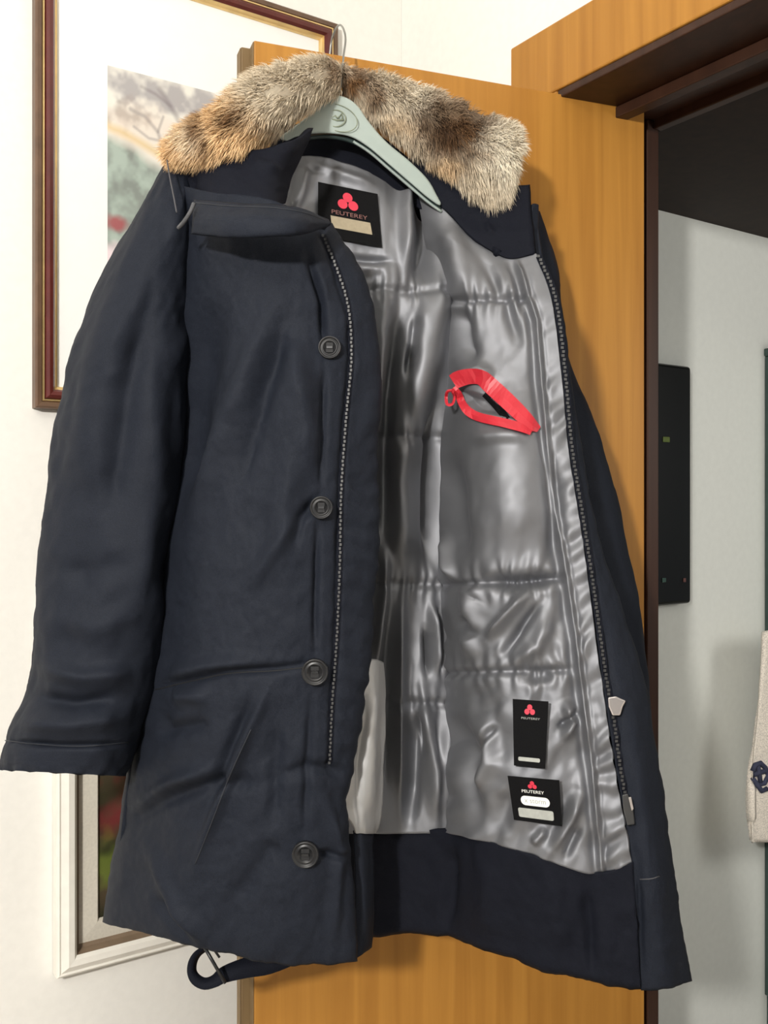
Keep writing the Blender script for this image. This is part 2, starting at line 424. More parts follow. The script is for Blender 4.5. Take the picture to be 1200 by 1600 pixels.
def paint_tree(X, Z):
    c = np.ones(X.shape+(3,))*np.array([.80,.78,.72])
    n = fbm(X*7, Z*7, 3); n2 = fbm(X*16, Z*16, 5)
    c = lerp(c, np.array([.76,.60,.50]), np.clip((.84-Z)*3+n*.6, 0, 1)*np.clip((Z-.55)*5, 0, 1)*.7)
    fol = np.clip(1.25-np.hypot((X-.36)/.44, (Z-.92)/.085)+n2*1.2, 0, 1)                  # grey lilac crown of the big tree
    c = lerp(c, np.array([.36,.34,.36]), np.clip(fol*.8, 0, .75))
    fol2 = np.clip(1.0-np.hypot((X-.12)/.20, (Z-.79)/.07)+n2*1.3, 0, 1)
    c = lerp(c, np.array([.42,.35,.31]), np.clip(fol2*.7, 0, .65))
    for pts, wd in (([(.28,.95),(.34,.88),(.40,.80),(.44,.72),(.45,.60)],.010), ([(.34,.88),(.26,.92),(.18,.94)],.006), ([(.40,.80),(.48,.88),(.60,.93)],.008), ([(.41,.78),(.34,.76),(.30,.70)],.006),
                    ([(.30,.66),(.27,.74),(.20,.80),(.12,.82)],.007), ([(.28,.70),(.22,.70),(.14,.74)],.005), ([(.27,.74),(.30,.82)],.005)):
        d, t, _ = dpoly(X, Z, pts); c = lerp(c, np.array([.24,.21,.22]), np.clip(1.3-d/wd*.6, 0, 1)*.42)
    yel = np.clip(1-np.abs(Z-(.715-.30*X+n*.02))/.035, 0, 1); c = lerp(c, np.array([.72,.54,.26]), yel*.7)
    hill = np.clip(((.69-.34*X)-Z+n*.05)*16, 0, 1)
    g = lerp(np.ones(X.shape+(3,))*np.array([.38,.47,.42]), np.array([.20,.24,.22]), np.clip(.35+n2*1.5+(.5-Z)*1.2, 0, 1))
    c = lerp(c, g, hill*.85)
    r = np.clip(1.5-np.hypot((X-.045)/.05, (Z-.265)/.035)+n2*.5, 0, 1); c = lerp(c, np.array([.42,.12,.13]), r*.85)
    bot = np.clip((.22-Z+n*.1)*14, 0, 1); c = lerp(c, np.array([.80,.70,.72]), bot)
    return np.clip(c, 0, 1)**1.15
def paint_garden(X, Z):
    n = fbm(X*6, Z*9, 21); n2 = fbm(X*15, Z*22, 24)
    c = lerp(np.ones(X.shape+(3,))*np.array([.020,.022,.010]), np.array([.085,.060,.035]), np.clip(.45+n*1.6, 0, 1))
    c = lerp(c, np.array([.16,.02,.025]), np.clip(1.1-np.hypot((X-.14)/.14, (Z-.34)/.10)+n2, 0, 1)*.8)
    c = lerp(c, np.array([.13,.17,.03]), np.clip(1.2-np.hypot((X-.12)/.3, (Z-.17)/.09)+n2, 0, 1)*.8)
    c = lerp(c, np.array([.30,.24,.17]), np.clip(.7-np.hypot((X-.07)/.08, (Z-.56)/.05)+n2*.8, 0, 1)*.7)
    return np.clip(c, 0, 1)

fr = empty('picture_frame', PW+Vector((0,0,1.474)), A)
tag(fr, 'maroon and gilt framed landscape print hanging above on the white wall', 'picture')
FW, FH = .589, .806
v, f = mitred(FW, FH, [(0,.001),(0,.022),(.003,.025),(.010,.024),(.0115,.0205)]); obj('outer_moulding', v, f, M['bronze'], fr)
v, f = mitred(FW, FH, [(.0115,.0205),(.0125,.024),(.0145,.024),(.0155,.0205)]); obj('gilt_line', v, f, M['gold'], fr)
v, f = mitred(FW, FH, [(.0155,.0205),(.017,.026),(.022,.030),(.028,.028),(.032,.022)]); obj('maroon_moulding', v, f, M['maroon'], fr)
v, f = mitred(FW, FH, [(.032,.022),(.0345,.017),(.0375,.0155),(.0385,.0102)]); obj('gilt_slip', v, f, M['gold'], fr)
v, f = box(.03, FW-.03, -.0099, -.001, .03, FH-.03); obj('mount', v, f, M['mat'], fr)
colgrid('print', .125, .464, .235, .608, -.0106, 150, 160, paint_tree, fr)

fr2 = empty('picture_frame', PW+Vector((ca*.0337, sa*.0337, .5116)), A)
tag(fr2, 'cream framed dark garden painting hanging lower, behind the coat sleeve', 'picture')
FW2, FH2 = .50, .68
v, f = mitred(FW2, FH2, [(0,.001),(0,.026),(.004,.030),(.007,.028),(.010,.030),(.018,.036),(.028,.035),(.033,.029)]); obj('outer_moulding', v, f, M['cream'], fr2)
v, f = mitred(FW2, FH2, [(.033,.029),(.036,.012),(.042,.009)]); obj('inner_rim', v, f, M['creamstep'], fr2)
v, f = mitred(FW2, FH2, [(.042,.009),(.072,.012),(.0735,.012),(.077,.005)]); obj('linen_slip', v, f, M['linen'], fr2)
colgrid('painting', .07, FW2-.07, .07, FH2-.07, -.0045, 100, 140, paint_garden, fr2)

# ------------------------------------------------------------------ hall things
HO = HW+Vector((sa, -ca, 0))*HX                  # start of the hall wall; along it runs (ca, sa)
def hallu(px):
    k = (px-CX)/F; return (k*HO.y-HO.x)/(ca-k*sa)
def hallz(px, py):
    u = hallu(px); return CAMZ+(CY-py)/F*(HO.y+u*sa)
u1 = hallu(1064)
pn = empty('wall_panel', HO+Vector((ca*u1, sa*u1, hallz(1063,941))), A)
tag(pn, 'tall black panel with small coloured lights on the hall wall', 'wall panel')
ph = hallz(1063,575)-hallz(1063,941)
v, f = box(-.42, 0, -.03, -.001, 0, ph); bevel(obj('panel_body', v, f, M['panel'], pn), .008, 3)
def pmark(px, py, wd, hh, m, nm):
    u = hallu(px)-u1; z = hallz(px, py)-pn.location.z
    v, f = box(u-wd/2, u+wd/2, -.033, -.0301, z-hh/2, z+hh/2); bevel(obj(nm, v, f, m, pn), .001)
pmark(1023.5, 688, .022, .012, M['green'], 'indicator_light')
pmark(1020, 905, .012, .010, M['dimgreen'], 'indicator_light')
pmark(1052, 905, .008, .009, M['dimred'], 'indicator_light')
# shallow dark green cupboard standing against the hall wall at the right edge, a towel hung on its near corner
uc = hallu(1194)
cb = empty('hall_cupboard', HO+Vector((ca*uc, sa*uc, 0)), A)
tag(cb, 'tall dark green cupboard at the right edge of the hall', 'cupboard')
v, f = box(0, .02, -.10, -.001, .08, hallz(1194,545)-.02); bevel(obj('cupboard_side', v, f, M['cabinet'], cb), .002)
v, f = box(.0202, .50, -.095, -.001, .08, hallz(1194,545)-.02); bevel(obj('cupboard_body', v, f, M['cabinet'], cb), .002)
v, f = box(.022, .255, -.104, -.0955, .09, hallz(1194,545)-.03); bevel(obj('cupboard_door', v, f, M['cabinet'], cb), .002)
v, f = box(.262, .498, -.104, -.0955, .09, hallz(1194,545)-.03); bevel(obj('cupboard_door', v, f, M['cabinet'], cb), .002)
v, f = box(-.004, .504, -.108, -.001, hallz(1194,545)-.0195, hallz(1194,545)); bevel(obj('cupboard_top', v, f, M['cabinet'], cb), .003)
v, f = box(.01, .49, -.085, -.001, 0, .0795); obj('plinth', v, f, M['cabinet'], cb)
def frontY(px):                                     # depth of a plane just in front of the cupboard doors
    O = HO+Vector((sa, -ca, 0))*.125; k = (px-CX)/F; return O.y+(k*O.y-O.x)/(ca-k*sa)*sa
tw = empty('towel', at(1200, 1318, frontY(1200))); tag(tw, 'cream towel with a dark blue motif hanging on the green cupboard', 'towel')
def bk(o, par):
    o.parent = par; o.matrix_parent_inverse = Matrix.Translation(par.location).inverted()
S = patch('towel_cloth', [[(1191,988,frontY(1191)),(1230,980,frontY(1230)),(1290,985,frontY(1290))], [(1186,1060,frontY(1186)),(1230,1060,frontY(1230)),(1290,1060,frontY(1290))],
     [(1178,1140,frontY(1178)),(1230,1140,frontY(1230)),(1290,1140,frontY(1290))], [(1169,1235,frontY(1169)),(1225,1235,frontY(1225)),(1290,1235,frontY(1290))], [(1172,1318,frontY(1172)),(1225,1312,frontY(1225)),(1290,1310,frontY(1290))]],
     30, 50, M['towel'], None, lambda x,y,u,v: .006*np.sin(x*.09)+.004*fbm(x*.03,y*.02,3), .012, (.02,.02,.01,.006))
bk(S.o, tw)
o = obj('motif', *merge([tube([at(x, y, S.look(x,y)-.002) for x, y in pts], .006, 6) for pts in
     ([(1176,1205),(1180,1195),(1188,1192),(1196,1200),(1200,1212),(1194,1224),(1184,1226),(1176,1216)], [(1178,1210),(1190,1206),(1200,1204)], [(1184,1196),(1188,1222)], [(1180,1222),(1190,1236),(1198,1232)])]), M['blue'], None, True)
bk(o, tw)

# ------------------------------------------------------------------ hanger hooked over the door
hg = empty('coat_hanger', at(525, 185, 1.37)); tag(hg, 'pale green plastic hanger with wire hook inside the parka collar', 'hanger')
def hangY(px): return 1.345+(px-440)/250*.05
out = [(436,214),(462,196),(484,178),(497,163),(510,153),(526,149),(544,154),(560,167),(576,190),(604,222),(640,252),(668,280),(682,304),(690,322),
       (672,312),(640,285),(604,254),(574,229),(548,214),(520,209),(490,209),(462,214),(446,221)]
out = resample(out+[out[0]], 7)[:-1]
n = len(out)
V = [at(x, y, hangY(x)-.006) for x, y in out]+[at(x, y, hangY(x)+.006) for x, y in out]
Fc = [tuple(range(n)), tuple(range(2*n-1, n-1, -1))]+[(i, i+n, (i+1)%n+n, (i+1)%n) for i in range(n)]
o = obj('hanger_body', V, Fc, M['hanger']); bk(o, hg)
bm = bmesh.new(); bm.from_mesh(o.data); bmesh.ops.recalc_face_normals(bm, faces=bm.faces); bm.to_mesh(o.data); bm.free()
bevel(o, .0035, 3)
rim = resample([(552,221),(578,238),(606,262),(640,291),(668,315),(690,331)], 8)
o = obj('lower_rib', *tube([at(x, y, hangY(x)+.004) for x, y in rim], .0022, 6), M['hanger'], None, True); bk(o, hg)
rim = resample([(470,217),(510,213),(548,220),(578,236),(606,260),(640,288),(668,313),(688,327)], 8)
o = obj('groove_shade', *tube([at(x, y, hangY(x)+.006) for x, y in rim], .0035, 6), M['hangerg'], None, True); bk(o, hg)  # dark tube standing in for the shaded gap below the arm
yh = hangY(526)-.0065
an = np.linspace(0, 2*math.pi, 33)
o = obj('emblem_ring', *tube([at(525+15*math.cos(a), 185+13*math.sin(a), yh) for a in an], .0009, 6, False), M['hangerd'], None, True); bk(o, hg)
o = obj('emblem_border', *tube([at(527+33*math.cos(a)*(.95), 184+21*math.sin(a)+.22*33*math.cos(a), yh+.0004) for a in an], .0007, 6, False), M['hangerd'], None, True); bk(o, hg)
o = obj('emblem_mark', *merge([tube([at(x, y, yh) for x, y in p], .0013, 6) for p in ([(515,178),(519,184),(524,181),(528,185)], [(528,185),(534,177),(536,188)], [(517,186),(527,188),(536,187)])]), M['hangerd'], None, True); bk(o, hg)
hk = crom(np.array([at(528,152,1.365), at(532,138,1.372), at(535,110,1.385), at(537,86,1.40), at(540,62,1.42), at(537,46,1.445), at(531,39,1.475), at(524,46,1.51), at(518,64,1.528), at(515,88,1.533)]), 50)
o = obj('hook_wire', *tube(hk, .0016, 8), M['wire'], None, True); bk(o, hg)

# ------------------------------------------------------------------ the parka
coat = empty('parka', at(560, 300, 1.36))
tag(coat, 'long navy parka with fur collar and open grey lining hanging on the door', 'coat')
def cbk(o): bk(o, coat); return o
def cpatch(*a, **k):
    S = patch(a[0], a[1], a[2], a[3], a[4], None, *a[5:], **k); cbk(S.o); return S
def crings(*a, **k):
    S = rings(a[0], a[1], a[2], a[3], a[4], None, *a[5:], **k); cbk(S.o); return S

# outer back, behind the lining
cpatch('back_panel', [
 [(300,262,1.30),(400,235,1.37),(520,215,1.42),(620,240,1.45),(720,280,1.47),(825,310,1.47)],
 [(280,500,1.27),(400,500,1.385),(520,500,1.43),(640,500,1.46),(760,500,1.48),(860,500,1.42)],
 [(260,850,1.27),(400,850,1.385),(520,850,1.43),(640,850,1.46),(780,850,1.48),(915,850,1.36)],
 [(205,1200,1.29),(380,1200,1.385),(520,1200,1.43),(650,1200,1.44),(800,1200,1.42),(965,1200,1.30)],
 [(172,1430,1.32),(370,1450,1.385),(520,1455,1.43),(650,1450,1.43),(810,1480,1.36),(1000,1530,1.24)]], 50, 80, M['navy'],
 lambda x,y,u,v: .008*fbm(x*.012,y*.006,41), thick=.008)

# back collar stand, inside the neck
cpatch('collar_stand', [
 [(425,205,1.37),(480,190,1.40),(540,185,1.42),(600,215,1.43),(650,255,1.435),(705,300,1.43)],
 [(425,250,1.36),(480,246,1.385),(540,258,1.40),(595,282,1.415),(645,318,1.42),(705,352,1.42)]], 40, 14, M['navyin'],
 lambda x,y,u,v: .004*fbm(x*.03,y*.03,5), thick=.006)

# ---- back lining
LBR = [([(700,400),(672,500),(652,600),(648,690)], 26, .022), ([(632,640),(622,760),(628,900)], 20, .026), ([(640,250),(634,330),(636,430)], 10, .016),
  ([(610,400),(596,520),(590,700)], 16, .016), ([(665,250),(668,360),(655,460)], 16, -.022), ([(652,480),(635,600)], 7, -.022), ([(622,470),(606,620),(602,860)], 10, -.028),
  ([(682,600),(676,760),(672,900)], 14, -.030), ([(655,480),(640,560)], 8, .012), ([(628,910),(626,1100),(630,1290)], 8, .018), ([(606,900),(603,1000),(604,1250)], 9, -.012),
  ([(600,830),(600,940),(588,1050)], 9, .016), ([(672,935),(680,1000),(684,1060)], 6, .014), ([(700,940),(694,1000),(690,1060)], 6, .014), ([(687,945),(688,1060)], 4, -.018), ([(664,980),(668,1060)], 5, -.016),
  ([(660,1070),(668,1150),(676,1200),(680,1290)], 9, .020), ([(650,1110),(662,1190)], 6, -.014), ([(705,1080),(692,1200),(700,1280)], 9, .012), ([(645,1110),(640,1290)], 12, -.024),
  ([(470,262),(530,272),(590,296)], 8, .007), ([(500,398),(560,404),(618,410)], 5, -.008), ([(500,414),(560,420),(612,424)], 8, .008), ([(480,250),(470,300),(455,340)], 9, .010), ([(520,272),(470,262)], 6, -.006)]
def d_lback(x, y, u, v):
    r = 1.35*ridges(x, y, LBR)
    for ys, xs in ((455,0), (682,0), (912,0), (1098,0)):
        d = np.abs(y-ys-.03*(x-640)); r += -.007*np.exp(-(d/7)**2) + .0016*np.exp(-(d/26)**2)*np.sin(x*.42+3*noise2(x*.05,y*.03,9))
    return r+.005*fbm(x*.03, y*.012, 11)
lb = cpatch('back_lining', [
 [(428,250,1.355),(490,244,1.38),(545,256,1.395),(600,283,1.408),(650,318,1.415),(712,356,1.42)],
 [(430,335,1.345),(495,338,1.37),(550,340,1.38),(602,345,1.385),(655,362,1.40),(712,395,1.415)],
 [(468,430,1.335),(530,430,1.365),(580,430,1.375),(622,430,1.38),(665,430,1.39),(712,440,1.41)],
 [(500,600,1.33),(550,600,1.36),(590,600,1.375),(632,600,1.38),(672,600,1.385),(715,600,1.41)],
 [(500,800,1.33),(550,800,1.36),(590,800,1.375),(630,800,1.38),(670,800,1.39),(715,800,1.42)],
 [(500,960,1.33),(550,960,1.36),(590,960,1.37),(630,960,1.375),(670,960,1.375),(715,960,1.40)],
 [(510,1120,1.33),(550,1120,1.35),(590,1120,1.365),(630,1120,1.37),(670,1120,1.365),(715,1120,1.385)],
 [(530,1303,1.33),(560,1303,1.345),(590,1303,1.355),(630,1303,1.36),(668,1302,1.355),(715,1302,1.36)]], 110, 330, M['satin'], d_lback, thick=.004)

# ---- lining of the opened front (right)
LFR = [([(700,330),(722,430),(735,470)], 18, .010), ([(745,390),(790,470),(822,560)], 10, -.007), ([(775,420),(812,500),(838,590)], 14, .005), ([(712,470),(722,540),(745,570)], 16, -.016),
  ([(770,600),(800,700),(805,800),(810,880)], 55, .020), ([(705,700),(712,800),(722,890)], 20, -.014), ([(690,830),(704,880),(716,915)], 5, .012), ([(862,700),(868,800),(862,900)], 14, -.012),
  ([(745,905),(800,912),(880,900)], 12, -.016), ([(735,1045),(735,930),(760,918)], 12, .010), ([(760,1000),(795,960),(830,920)], 8, .014), ([(780,1030),(812,985),(850,935)], 7, -.012), ([(720,960),(745,1000)], 10, -.010),
  ([(790,1045),(840,1010),(862,950)], 12, .010), ([(815,1060),(870,1055)], 9, -.010), ([(700,1100),(730,1180),(745,1290)], 14, -.014), ([(760,1120),(765,1190),(735,1250)], 12, .012), ([(745,1180),(775,1130)], 6, -.010),
  ([(880,1090),(895,1130),(875,1160)], 8, .012), ([(870,1140),(905,1110)], 5, -.010), ([(860,1330),(890,1280),(905,1230)], 9, .014), ([(880,1345),(908,1290)], 6, -.010), ([(830,1320),(855,1295)], 7, .008), ([(780,1310),(790,1230)], 16, -.008),
  ([(720,590),(750,578),(775,592)], 10, .010), ([(745,690),(800,690),(830,692)], 10, .006)]
PIP = [(805,400),(838,500),(846,600),(855,700),(868,800),(885,900),(900,1000),(912,1100),(925,1200),(935,1300),(940,1358)]
POCK = [(718,608),(740,612),(762,618),(800,650),(822,668),(790,658),(750,648),(728,630)]
def inpoly(x, y, poly):
    c = np.zeros(x.shape, bool)
    for i in range(len(poly)):
        (x1,y1),(x2,y2) = poly[i], poly[i-1]
        c ^= ((y1 > y) != (y2 > y)) & (x < (x2-x1)*(y-y1)/(y2-y1+1e-9)+x1)
    return c
def d_lfront(x, y, u, v):
    r = 1.35*ridges(x, y, LFR)
    d, t, s = dpoly(x, y, PIP)
    r += .006*np.exp(-(d/4.5)**2) - .006*np.exp(-((d-10)/7)**2)*(s > 0) - .002*np.exp(-((d-8)/4)**2)*(s < 0)
    fac = np.clip((s < 0)*d/10, 0, 1)*np.clip((y-420)/300, 0, 1)              # puckered facing strip beyond the piping
    r += fac*(.0035*np.sin(y*.16+x*.10+4*noise2(x*.03,y*.012,31))*np.clip(.5+noise2(x*.02,y*.02,37)*2,0.1,1))
    for p0, p1 in (((690,915),(890,902)), ((690,1052),(900,1046)), ((700,470),(838,462))):
        dd, _, _ = dpoly(x, y, [p0, p1]); k = np.clip((p1[0]-x)/20, 0, 1)
        r += k*(-.008*np.exp(-(dd/6)**2)+.0018*np.exp(-(dd/30)**2)*np.sin(x*.33+5*noise2(x*.04,y*.02,19)))
    q = inpoly(x, y, POCK); dd, _, _ = dpoly(x, y, POCK+[POCK[0]])
    r += np.where(q, -.010*np.clip(dd/9, 0, 1), 0)
    wr = np.clip((y-880)/150, 0, 1)
    r += .005*fbm(x*.02+y*.01, y*.014-x*.006, 51)+wr*.010*fbm(x*.028+y*.014, y*.022-x*.012, 55, 2)
    return r*np.clip(v/.05, 0, 1)
lf = cpatch('front_lining', [
 [(650,300,1.425),(692,326,1.40),(737,371,1.385),(790,403,1.37),(838,396,1.36)],
 [(676,440,1.42),(712,450,1.37),(762,455,1.345),(818,460,1.335),(862,470,1.33)],
 [(693,590,1.41),(733,590,1.34),(790,590,1.315),(845,590,1.31),(878,590,1.305)],
 [(688,700,1.41),(733,700,1.33),(790,700,1.295),(857,700,1.285),(888,700,1.28)],
 [(684,820,1.40),(728,820,1.31),(790,820,1.27),(870,820,1.26),(907,820,1.255)],
 [(688,925,1.39),(733,925,1.30),(800,920,1.255),(886,920,1.245),(921,920,1.24)],
 [(694,1050,1.38),(738,1050,1.29),(812,1050,1.24),(903,1050,1.23),(938,1050,1.22)],
 [(694,1180,1.365),(742,1180,1.275),(822,1180,1.225),(920,1180,1.215),(957,1180,1.205)],
 [(696,1300,1.34),(746,1312,1.265),(832,1337,1.22),(926,1366,1.205),(987,1349,1.19)]], 170, 420, M['satin'], d_lfront, thick=.005)
LF = lf.look

# outer shell of the opened front, just behind its lining
cpatch('front_shell', [
 [(650,300,1.47),(700,330,1.445),(760,372,1.42),(836,330,1.395)],
 [(680,450,1.475),(740,455,1.42),(800,460,1.39),(856,470,1.355)],
 [(700,700,1.47),(740,700,1.39),(810,700,1.35),(882,700,1.305)],
 [(696,925,1.455),(740,925,1.365),(810,920,1.315),(914,920,1.268)],
 [(700,1180,1.435),(750,1180,1.345),(830,1180,1.285),(950,1180,1.235)],
 [(698,1440,1.385),(755,1470,1.315),(835,1500,1.265),(990,1538,1.215)]], 40, 60, M['navy'], None, thick=.006)

# dark facing along the inside hem
hem = cpatch('hem_facing', [
 [(562,1300,1.365),(632,1300,1.368),(692,1297,1.338),(748,1310,1.268),(834,1335,1.223),(926,1364,1.208),(989,1347,1.192)],
 [(560,1380,1.37),(632,1378,1.375),(692,1380,1.345),(750,1395,1.275),(838,1425,1.228),(926,1448,1.21),(995,1445,1.192)],
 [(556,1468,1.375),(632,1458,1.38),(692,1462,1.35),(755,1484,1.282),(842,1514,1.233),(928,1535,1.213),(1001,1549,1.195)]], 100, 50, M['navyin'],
 lambda x,y,u,v: ridges(x,y,[([(705,1310),(700,1460)],10,-.012), ([(760,1330),(765,1480)],18,.008), ([(918,1375),(925,1530)],8,-.010), ([(860,1350),(880,1500)],22,.007)])+.005*fbm(x*.02,y*.012,61)+.003*fbm(x*.06,y*.04,65), thick=.008, roll=(0,0,0,.01))

# storm flap beyond the zip and side of the opened front
flap = cpatch('storm_flap', [
 [(833,318,1.385),(837,318,1.39),(842,320,1.395)],
 [(838,396,1.365),(842,396,1.37),(846,396,1.38)],
 [(864,470,1.335),(870,470,1.34),(876,470,1.35)],
 [(880,590,1.31),(887,590,1.315),(894,590,1.325)],
 [(890,700,1.285),(899,700,1.29),(908,700,1.305)],
 [(909,820,1.26),(919,820,1.265),(930,820,1.28)],
 [(923,920,1.245),(942,920,1.245),(962,920,1.27)],
 [(940,1050,1.225),(972,1050,1.225),(1003,1050,1.26)],
 [(959,1180,1.21),(998,1180,1.205),(1028,1180,1.25)],
 [(988,1349,1.195),(1022,1352,1.19),(1053,1350,1.24)],
 [(998,1460,1.197),(1036,1455,1.195),(1068,1450,1.245)],
 [(1002,1549,1.20),(1045,1545,1.20),(1081,1533,1.25)]], 40, 220, M['navy'],
 lambda x,y,u,v: .004*fbm(x*.03,y*.01,71)+.002*fbm(x*.08,y*.05,75)+ridges(x,y,[([(996,1340),(1004,1540)],5,-.006)]), thick=.006, roll=(0,.012,0,.006), rollw=.12)
FL = flap.look

# sleeve behind the opened front
crings('sleeve', [(770,845,318,330,1.47,.03),(780,866,400,400,1.475,.055),(790,879,480,480,1.475,.065),(800,890,560,560,1.475,.068),(812,924,650,650,1.475,.07),(825,960,760,760,1.475,.072),
 (838,983,860,860,1.475,.074),(848,1002,960,960,1.475,.075),(855,1011,1050,1050,1.475,.075),(862,1018,1150,1150,1.475,.075),(866,1022,1215,1215,1.475,.072)], 48, 90, M['navy'],
 lambda x,y,a,t: .006*fbm(a*1.5+y*.004, y*.014, 81), thick=.004)

# ---- closed front (left)
CFR = [([(345,430),(300,640),(285,820)], 26, -.012), ([(430,470),(380,600),(330,720),(292,850)], 20, .010), ([(455,470),(410,640),(360,800)], 16, -.007), ([(470,480),(455,700),(430,960)], 26, .008),
  ([(478,392),(505,470),(508,545)], 6, -.009), ([(508,560),(502,780)], 6, -.005), ([(498,800),(492,1040)], 6, -.005), ([(488,1070),(474,1320)], 7, -.004),
  ([(455,520),(480,640),(488,760)], 16, .007), ([(500,775),(470,810),(455,860)], 9, -.008), ([(490,790),(430,860),(380,930)], 14, .006),
  ([(238,1078),(300,1062),(360,1048),(430,1046),(500,1036)], 7, -.006), ([(250,1062),(330,1040),(420,1030)], 14, .008), ([(262,1105),(262,1140),(340,1130)], 12, -.006), ([(270,1090),(335,1085)], 12, .007),
  ([(430,1055),(390,1140),(340,1260),(300,1370)], 9, .007), ([(400,1080),(360,1170),(318,1280)], 10, -.006), ([(190,1300),(250,1250),(330,1225),(420,1222)], 13, -.007), ([(200,1275),(270,1225),(350,1195)], 13, .008),
  ([(430,1215),(480,1200),(550,1205)], 11, -.005), ([(360,1420),(420,1330),(462,1345)], 16, -.005), ([(230,1320),(280,1420),(330,1480)], 12, .007), ([(240,1400),(300,1470)], 9, -.006), ([(500,1230),(530,1330),(520,1480)], 10, .006),
  ([(545,1340),(490,1330)], 6, -.005), ([(430,1120),(430,1300)], 14, -.005)]
ZIPL = [(505,368),(530,430),(545,485),(549,560),(541,650),(533,770),(531,880),(526,1000),(519,1100),(515,1192)]
def d_cfront(x, y, u, v):
    r = 1.7*ridges(x, y, CFR)
    d, t, s = dpoly(x, y, ZIPL)
    r += -.005*np.exp(-(d/6)**2)
    fac = np.clip((s < 0)*d/12, 0, 1)*np.clip((y-600)/150, 0, 1)*np.clip((1260-y)/60, 0, 1)
    r += fac*.0010*np.sin(y*.17-x*.05+4*noise2(x*.03,y*.01,33))
    r += .007*fbm(x*.012+y*.006, y*.006-x*.004, 91)+.0028*fbm(x*.035+y*.012,y*.022-x*.01,95)+.0010*fbm(x*.1,y*.08,97)
    return r
cf = cpatch('front_panel', [
 [(262,285,1.25),(330,300,1.18),(400,308,1.155),(455,325,1.16),(518,350,1.20)],
 [(270,420,1.25),(340,430,1.165),(415,430,1.14),(500,430,1.145),(568,430,1.19)],
 [(276,560,1.255),(345,560,1.16),(420,560,1.135),(510,560,1.135),(592,560,1.18)],
 [(265,700,1.26),(338,700,1.16),(420,700,1.13),(505,700,1.13),(593,695,1.18)],
 [(252,860,1.26),(330,860,1.16),(415,860,1.13),(500,860,1.13),(592,860,1.18)],
 [(236,1000,1.26),(318,1000,1.165),(405,1000,1.135),(495,1000,1.135),(578,1000,1.18)],
 [(220,1110,1.265),(305,1110,1.17),(395,1110,1.14),(488,1105,1.14),(566,1100,1.18)],
 [(195,1215,1.285),(290,1215,1.18),(388,1212,1.145),(478,1212,1.145),(549,1211,1.18)],
 [(183,1280,1.295),(282,1285,1.185),(384,1285,1.15),(474,1280,1.15),(540,1268,1.18)],
 [(171,1360,1.305),(275,1370,1.19),(380,1380,1.155),(470,1385,1.155),(557,1385,1.185)],
 [(164,1440,1.315),(262,1468,1.20),(372,1494,1.165),(455,1508,1.165),(556,1501,1.185)]], 190, 420, M['navy'], d_cfront, thick=.010, roll=(.05,.016,0,.010), rollw=.055)
CF = cf.look

# lining of the closed front past its edge, direct light put in its colour
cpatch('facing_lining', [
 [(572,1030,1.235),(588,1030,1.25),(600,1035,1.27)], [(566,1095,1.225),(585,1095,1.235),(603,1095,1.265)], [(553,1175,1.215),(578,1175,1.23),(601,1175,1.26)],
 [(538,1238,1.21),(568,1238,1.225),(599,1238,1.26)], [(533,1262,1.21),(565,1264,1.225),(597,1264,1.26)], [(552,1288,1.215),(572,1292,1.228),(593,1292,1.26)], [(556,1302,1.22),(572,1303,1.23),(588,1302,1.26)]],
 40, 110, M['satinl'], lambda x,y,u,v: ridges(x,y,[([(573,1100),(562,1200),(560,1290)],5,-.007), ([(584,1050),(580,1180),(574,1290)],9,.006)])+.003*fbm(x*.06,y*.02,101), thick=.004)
cpatch('inner_edge', [[(553,1300,1.225),(568,1300,1.23),(584,1300,1.26)], [(556,1400,1.225),(570,1400,1.23),(584,1400,1.26)], [(555,1498,1.225),(568,1490,1.23),(580,1480,1.26)]], 16, 30, M['navy'],
 lambda x,y,u,v: .003*fbm(x*.05,y*.02,103), thick=.005)

# ---- near sleeve (left)
SLF = [([(215,420),(150,600),(120,800)], 30, .008), ([(240,430),(200,620),(170,850)], 18, -.008), ([(240,560),(238,760),(215,980)], 20, .007), ([(60,1040),(130,1060),(215,1050)], 14, .008), ([(45,1090),(120,1100),(200,1085)], 12, -.010),
  ([(20,1130),(110,1135),(200,1120)], 14, .008), ([(3,1158),(100,1164),(208,1162)], 5, -.006), ([(80,880),(140,900),(210,870)], 18, -.005), ([(70,960),(150,985),(220,950)], 20, .006), ([(95,1060),(110,940),(150,800)], 20, -.005)]
sl = crings('sleeve', [(256,292,255,262,1.275,.03),(232,303,300,300,1.27,.055),(198,304,360,360,1.265,.070),(158,300,430,430,1.262,.076),(130,297,500,500,1.26,.08),(108,292,570,570,1.26,.082),(90,287,650,650,1.26,.084),
 (75,278,750,750,1.26,.085),(60,268,850,850,1.26,.086),(50,258,950,950,1.26,.086),(46,249,1030,1030,1.26,.086),(38,240,1080,1080,1.26,.085),(16,224,1130,1130,1.26,.085),(4,214,1165,1168,1.26,.085),(-1,206,1188,1192,1.26,.083),(0,196,1203,1213,1.26,.080)],
 80, 260, M['navy'], lambda x,y,a,t: np.where(np.sin(a) > -.2, 1.7*ridges(x,y,SLF), 0)+.010*fbm(a*1.3+y*.003, y*.009, 111)+.0022*fbm(a*5, y*.03-a*2, 113)+.001*fbm(a*12,y*.07,115)+.003*np.clip(t-.955,0,1)/.045*np.sin(a*14), thick=.006)
surftube('cuff_stitch', [(8,1157),(60,1163),(130,1166),(200,1160)], sl.look, .001, .0007, M['stitch'], None); cbk(bpy.data.objects['cuff_stitch'])

